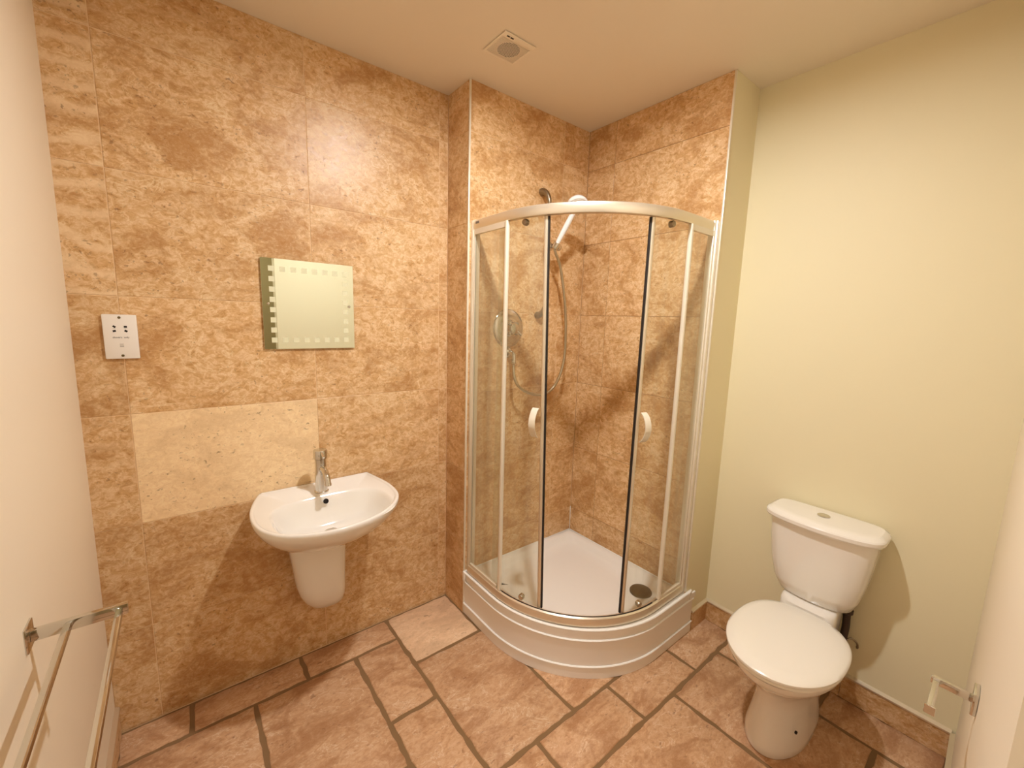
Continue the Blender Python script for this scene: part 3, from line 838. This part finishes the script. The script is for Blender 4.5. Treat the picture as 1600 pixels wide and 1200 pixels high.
for i in range(16):
    y = fy - .0415 + i * .007
    bm_box(bm, (fx - .0665, y - .0017, zf), (fx + .0665, y + .0017, zf + .0012), .0004)
tag(mkbm('louvres', bm, M['fan'], fan), kind='stuff')
bm = bmesh.new(); bm_box(bm, (fx - .057, fy - .063, zf - .0006), (fx - .043, fy - .0565, zf + .0003), .0003); bm_box(bm, (fx - .040, fy - .063, zf - .0006), (fx - .025, fy - .0565, zf + .0003), .0003)
mkbm('badge', bm, M['dark'], fan)
adopt(fan)

# ------------------------------------------------------------ toilet
wc = empty('toilet', (0.0, -1.295, 0)); tag(wc, 'white close-coupled toilet with its lid closed, against the cream wall', 'toilet')
YC = -1.29
def rr_ring(xb, xf, hw, z, e=4.0, bow=0.0, N=56, yc=YC):
    """rounded rectangle; xb = wall side, xf = front"""
    R_ = []
    cx, hx = (xb + xf) / 2, abs(xb - xf) / 2
    for i in range(N):
        t = 2 * math.pi * i / N; c, s_ = math.cos(t), math.sin(t)
        k = (abs(c) ** e + abs(s_) ** e) ** (-1 / e)
        x = cx + hx * c * k; y = hw * s_ * k
        if c < 0: x += bow * (y / hw) ** 2 * min(1.0, -c * 2.2)
        R_.append((x, yc + y, z))
    return R_
XW = XR - .004
tr_ = [rr_ring(XW, .085, .118, .446, 3.2, .015), rr_ring(XW, .064, .132, .452, 4, .02), rr_ring(XW, .052, .150, .50, 5, .022), rr_ring(XW, .046, .166, .58, 6, .024), rr_ring(XW, .041, .178, .68, 6, .025), rr_ring(XW, .038, .184, .762, 6, .025)]
loft('cistern', tr_, M['ceramic'], wc, ang=60)
tl = [rr_ring(XW, .034, .188, .763, 6, .03), rr_ring(XW, .018, .200, .768, 6, .035), rr_ring(XW, .014, .2035, .775, 6, .036), rr_ring(XW, .014, .2035, .788, 6, .036), rr_ring(XW, .018, .200, .793, 6, .035), rr_ring(XW - .005, .034, .187, .8015, 6, .033), rr_ring(XW - .007, .038, .184, .803, 6, .033), rr_ring(XW - .02, .06, .16, .8038, 5, .03)]
loft('cistern_lid', tl, M['ceramic'], wc, ang=22)
lathe('flush_button', [(.0225, 0), (.0225, .003), (.020, .0048), (.018, .0035), (.001, .0042)], (.138, -1.285, .8042), (0, 0, 1), M['chrome'], wc, n=28)

def egg(xf, xb, hw, z, e=2.0, N=56, wide=.45, yc=YC):
    """egg plan: widest at fraction 'wide' from the front"""
    R_ = []
    xm = xf + (xb - xf) * wide
    for i in range(N):
        t = 2 * math.pi * i / N; c, s_ = math.cos(t), math.sin(t)
        ee = 2.05 if c < 0 else e
        k = (abs(c) ** ee + abs(s_) ** ee) ** (-1 / ee)
        x = xm + (xm - xf if c < 0 else xb - xm) * c * k
        R_.append((x, yc + hw * s_ * k, z))
    return R_
XB = XW - .035
yf_ = YC - .010
bowl_r = [egg(-.322, .10, .099, .0008, 3.2, yc=yf_), egg(-.326, .102, .103, .008, 3.2, yc=yf_), egg(-.322, .10, .101, .03, 3.2, yc=yf_), egg(-.298, .10, .092, .085, 3.0, yc=yf_), egg(-.272, .10, .085, .15, 2.8, yc=yf_ + .002),
          egg(-.272, .10, .088, .20, 2.6, yc=yf_ + .005), egg(-.304, .10, .107, .245, 2.4, yc=YC - .002), egg(-.355, .10, .138, .29, 2.2, wide=.5), egg(-.405, .095, .162, .33, 2.1, wide=.5, yc=YC - .009), egg(-.434, .09, .173, .361, 2.1, wide=.5, yc=YC - .012), egg(-.438, .09, .175, .380, 2.1, wide=.5, yc=YC - .012), egg(-.41, .07, .155, .384, 2.1, wide=.5, yc=YC - .012)]
loft('bowl', bowl_r, M['ceramic'], wc, ang=60)
loft('neck', [rr_ring(XB, .06, .080, .20, 4), rr_ring(XB, .045, .095, .30, 4), rr_ring(XB, .038, .100, .385, 5), rr_ring(XB, .040, .100, .425, 5), rr_ring(XB, .055, .098, .436, 5), rr_ring(XB, .075, .094, .4455, 5)], M['ceramic'], wc, ang=50)
se = dict(e=2.6, wide=.52)
loft('seat', [egg(-.440, .03, .178, 0.3855, yc=YC - .012, **se), egg(-.447, .032, .182, 0.3900, yc=YC - .012, **se), egg(-.447, .032, .182, 0.3990, yc=YC - .012, **se), egg(-.443, .03, .179, 0.4025, yc=YC - .012, **se)], M['seat'], wc, ang=50)
loft('seat_lid', [egg(-.444, .035, .180, 0.4035, yc=YC - .012, **se), egg(-.452, .036, .186, 0.4070, yc=YC - .012, **se), egg(-.452, .036, .186, 0.4140, yc=YC - .012, **se), egg(-.443, .034, .178, 0.4210, yc=YC - .012, **se), egg(-.40, .02, .155, 0.4245, yc=YC - .012, **se), egg(-.30, -.04, .09, 0.4265, yc=YC - .012, **se)], M['seat'], wc, ang=50)
for s_ in (-1, 1):
    lathe('hinge', [(.013, -.020), (.0145, -.018), (.0145, .018), (.013, .020)], (.026, YC - .006 + s_ * .068, .402), (0, 1, 0), M['seat'], wc, n=16)
lathe('fixing_hole', [(.006, -.003), (.006, .0012), (.001, .0014)], (-.232, YC - .0925, .10), (-.3, -1, .12), M['dark'], wc, n=12)
tube('supply_pipe', catmull([(.185, -1.400, .450), (.185, -1.400, .40), (.182, -1.402, .34), (.170, -1.396, .27), (.140, -1.37, .215), (.09, -1.33, .19)], 5), .0135, M['pipe'], wc, n=12)['label'] = 'dark supply pipe behind the bowl'
lathe('supply_valve', [(.016, 0), (.020, .004), (.020, .020), (.015, .024)], (.185, -1.400, .432), (0, 0, -1), M['pipe'], wc, n=10)
tube('branch_pipe', catmull([(.176, -1.405, .290), (.19, -1.425, .305), (.20, -1.442, .292), (.205, -1.446, .275), (.215, -1.444, .262), (XR - .0008, -1.44, .256)], 4), .004, M['nickel'], wc, n=10)
adopt(wc)

# ------------------------------------------------------------ double towel rail (left wall)
def flat(name, a, b, w, t, mat, parent, widthdir=(0, 0, 1), bev=.001):
    """flat bar from a to b; w along widthdir, t across"""
    a, b = Vector(a), Vector(b); d = (b - a); L = d.length; d.normalize(); wd = Vector(widthdir); td = d.cross(wd)
    mt = Matrix(((d.x, wd.x, td.x, a.x), (d.y, wd.y, td.y, a.y), (d.z, wd.z, td.z, a.z), (0, 0, 0, 1)))
    bm = bmesh.new(); bm_box(bm, (0, -w / 2, -t / 2), (L, w / 2, t / 2), bev, 2, mt)
    return mkbm(name, bm, mat, parent)
tw = empty('towel_rail', (XL, -.595, .93)); tag(tw, 'double chrome towel rail on the magnolia wall in the lower left', 'towel rail')
for yy in (-.597, -1.197):
    bm = bmesh.new(); bm_box(bm, (XL + .0006, yy - .025, .905), (XL + .010, yy + .025, .955), .0015, 2); mkbm('wall_plate', bm, M['chrome'], tw)
    flat('arm', (XL + .010, yy, .93), (-2.040, yy, .93), .023, .012, M['chrome'], tw)
for x in (-2.131, -2.054):
    flat('rod', (x, -.602, .929), (x, -1.192, .929), .013, .011, M['chrome'], tw, widthdir=(0, 0, 1))
adopt(tw)

# ------------------------------------------------------------ toilet roll holder (front wall)
rh = empty('toilet_roll_holder', (-.605, -1.77, .765)); tag(rh, 'empty chrome toilet roll holder on the wall at lower right', 'toilet roll holder')
hx = -.605
yw = -1.748 - (XR - hx) * (.042 / 1.5)
wd = Vector((sk.x, sk.y, 0)); nn = Vector((-sk.y, sk.x, 0));
if nn.y < 0: nn = -nn
mt = Matrix(((wd.x, nn.x, 0, hx), (wd.y, nn.y, 0, yw + .0006), (0, 0, 1, .779), (0, 0, 0, 1)))
bm = bmesh.new(); bm_box(bm, (-.025, 0, -.025), (.025, .009, .025), .0015, 2, mt); mkbm('wall_plate', bm, M['chrome'], rh)
p0 = Vector((hx, yw + .009, .779)); ytip = -1.697
flat('arm', p0, (hx + .002, ytip, .779), .017, .008, M['chrome'], rh)
flat('roll_bar', (hx + .001, ytip - .009, .778), (hx - .112, ytip - .012, .778), .014, .011, M['chrome'], rh)
bm = bmesh.new(); bm_box(bm, (hx - .118, ytip - .021, .768), (hx - .1125, ytip - .003, .788), .001); mkbm('end_stop', bm, M['chrome'], rh)
adopt(rh)
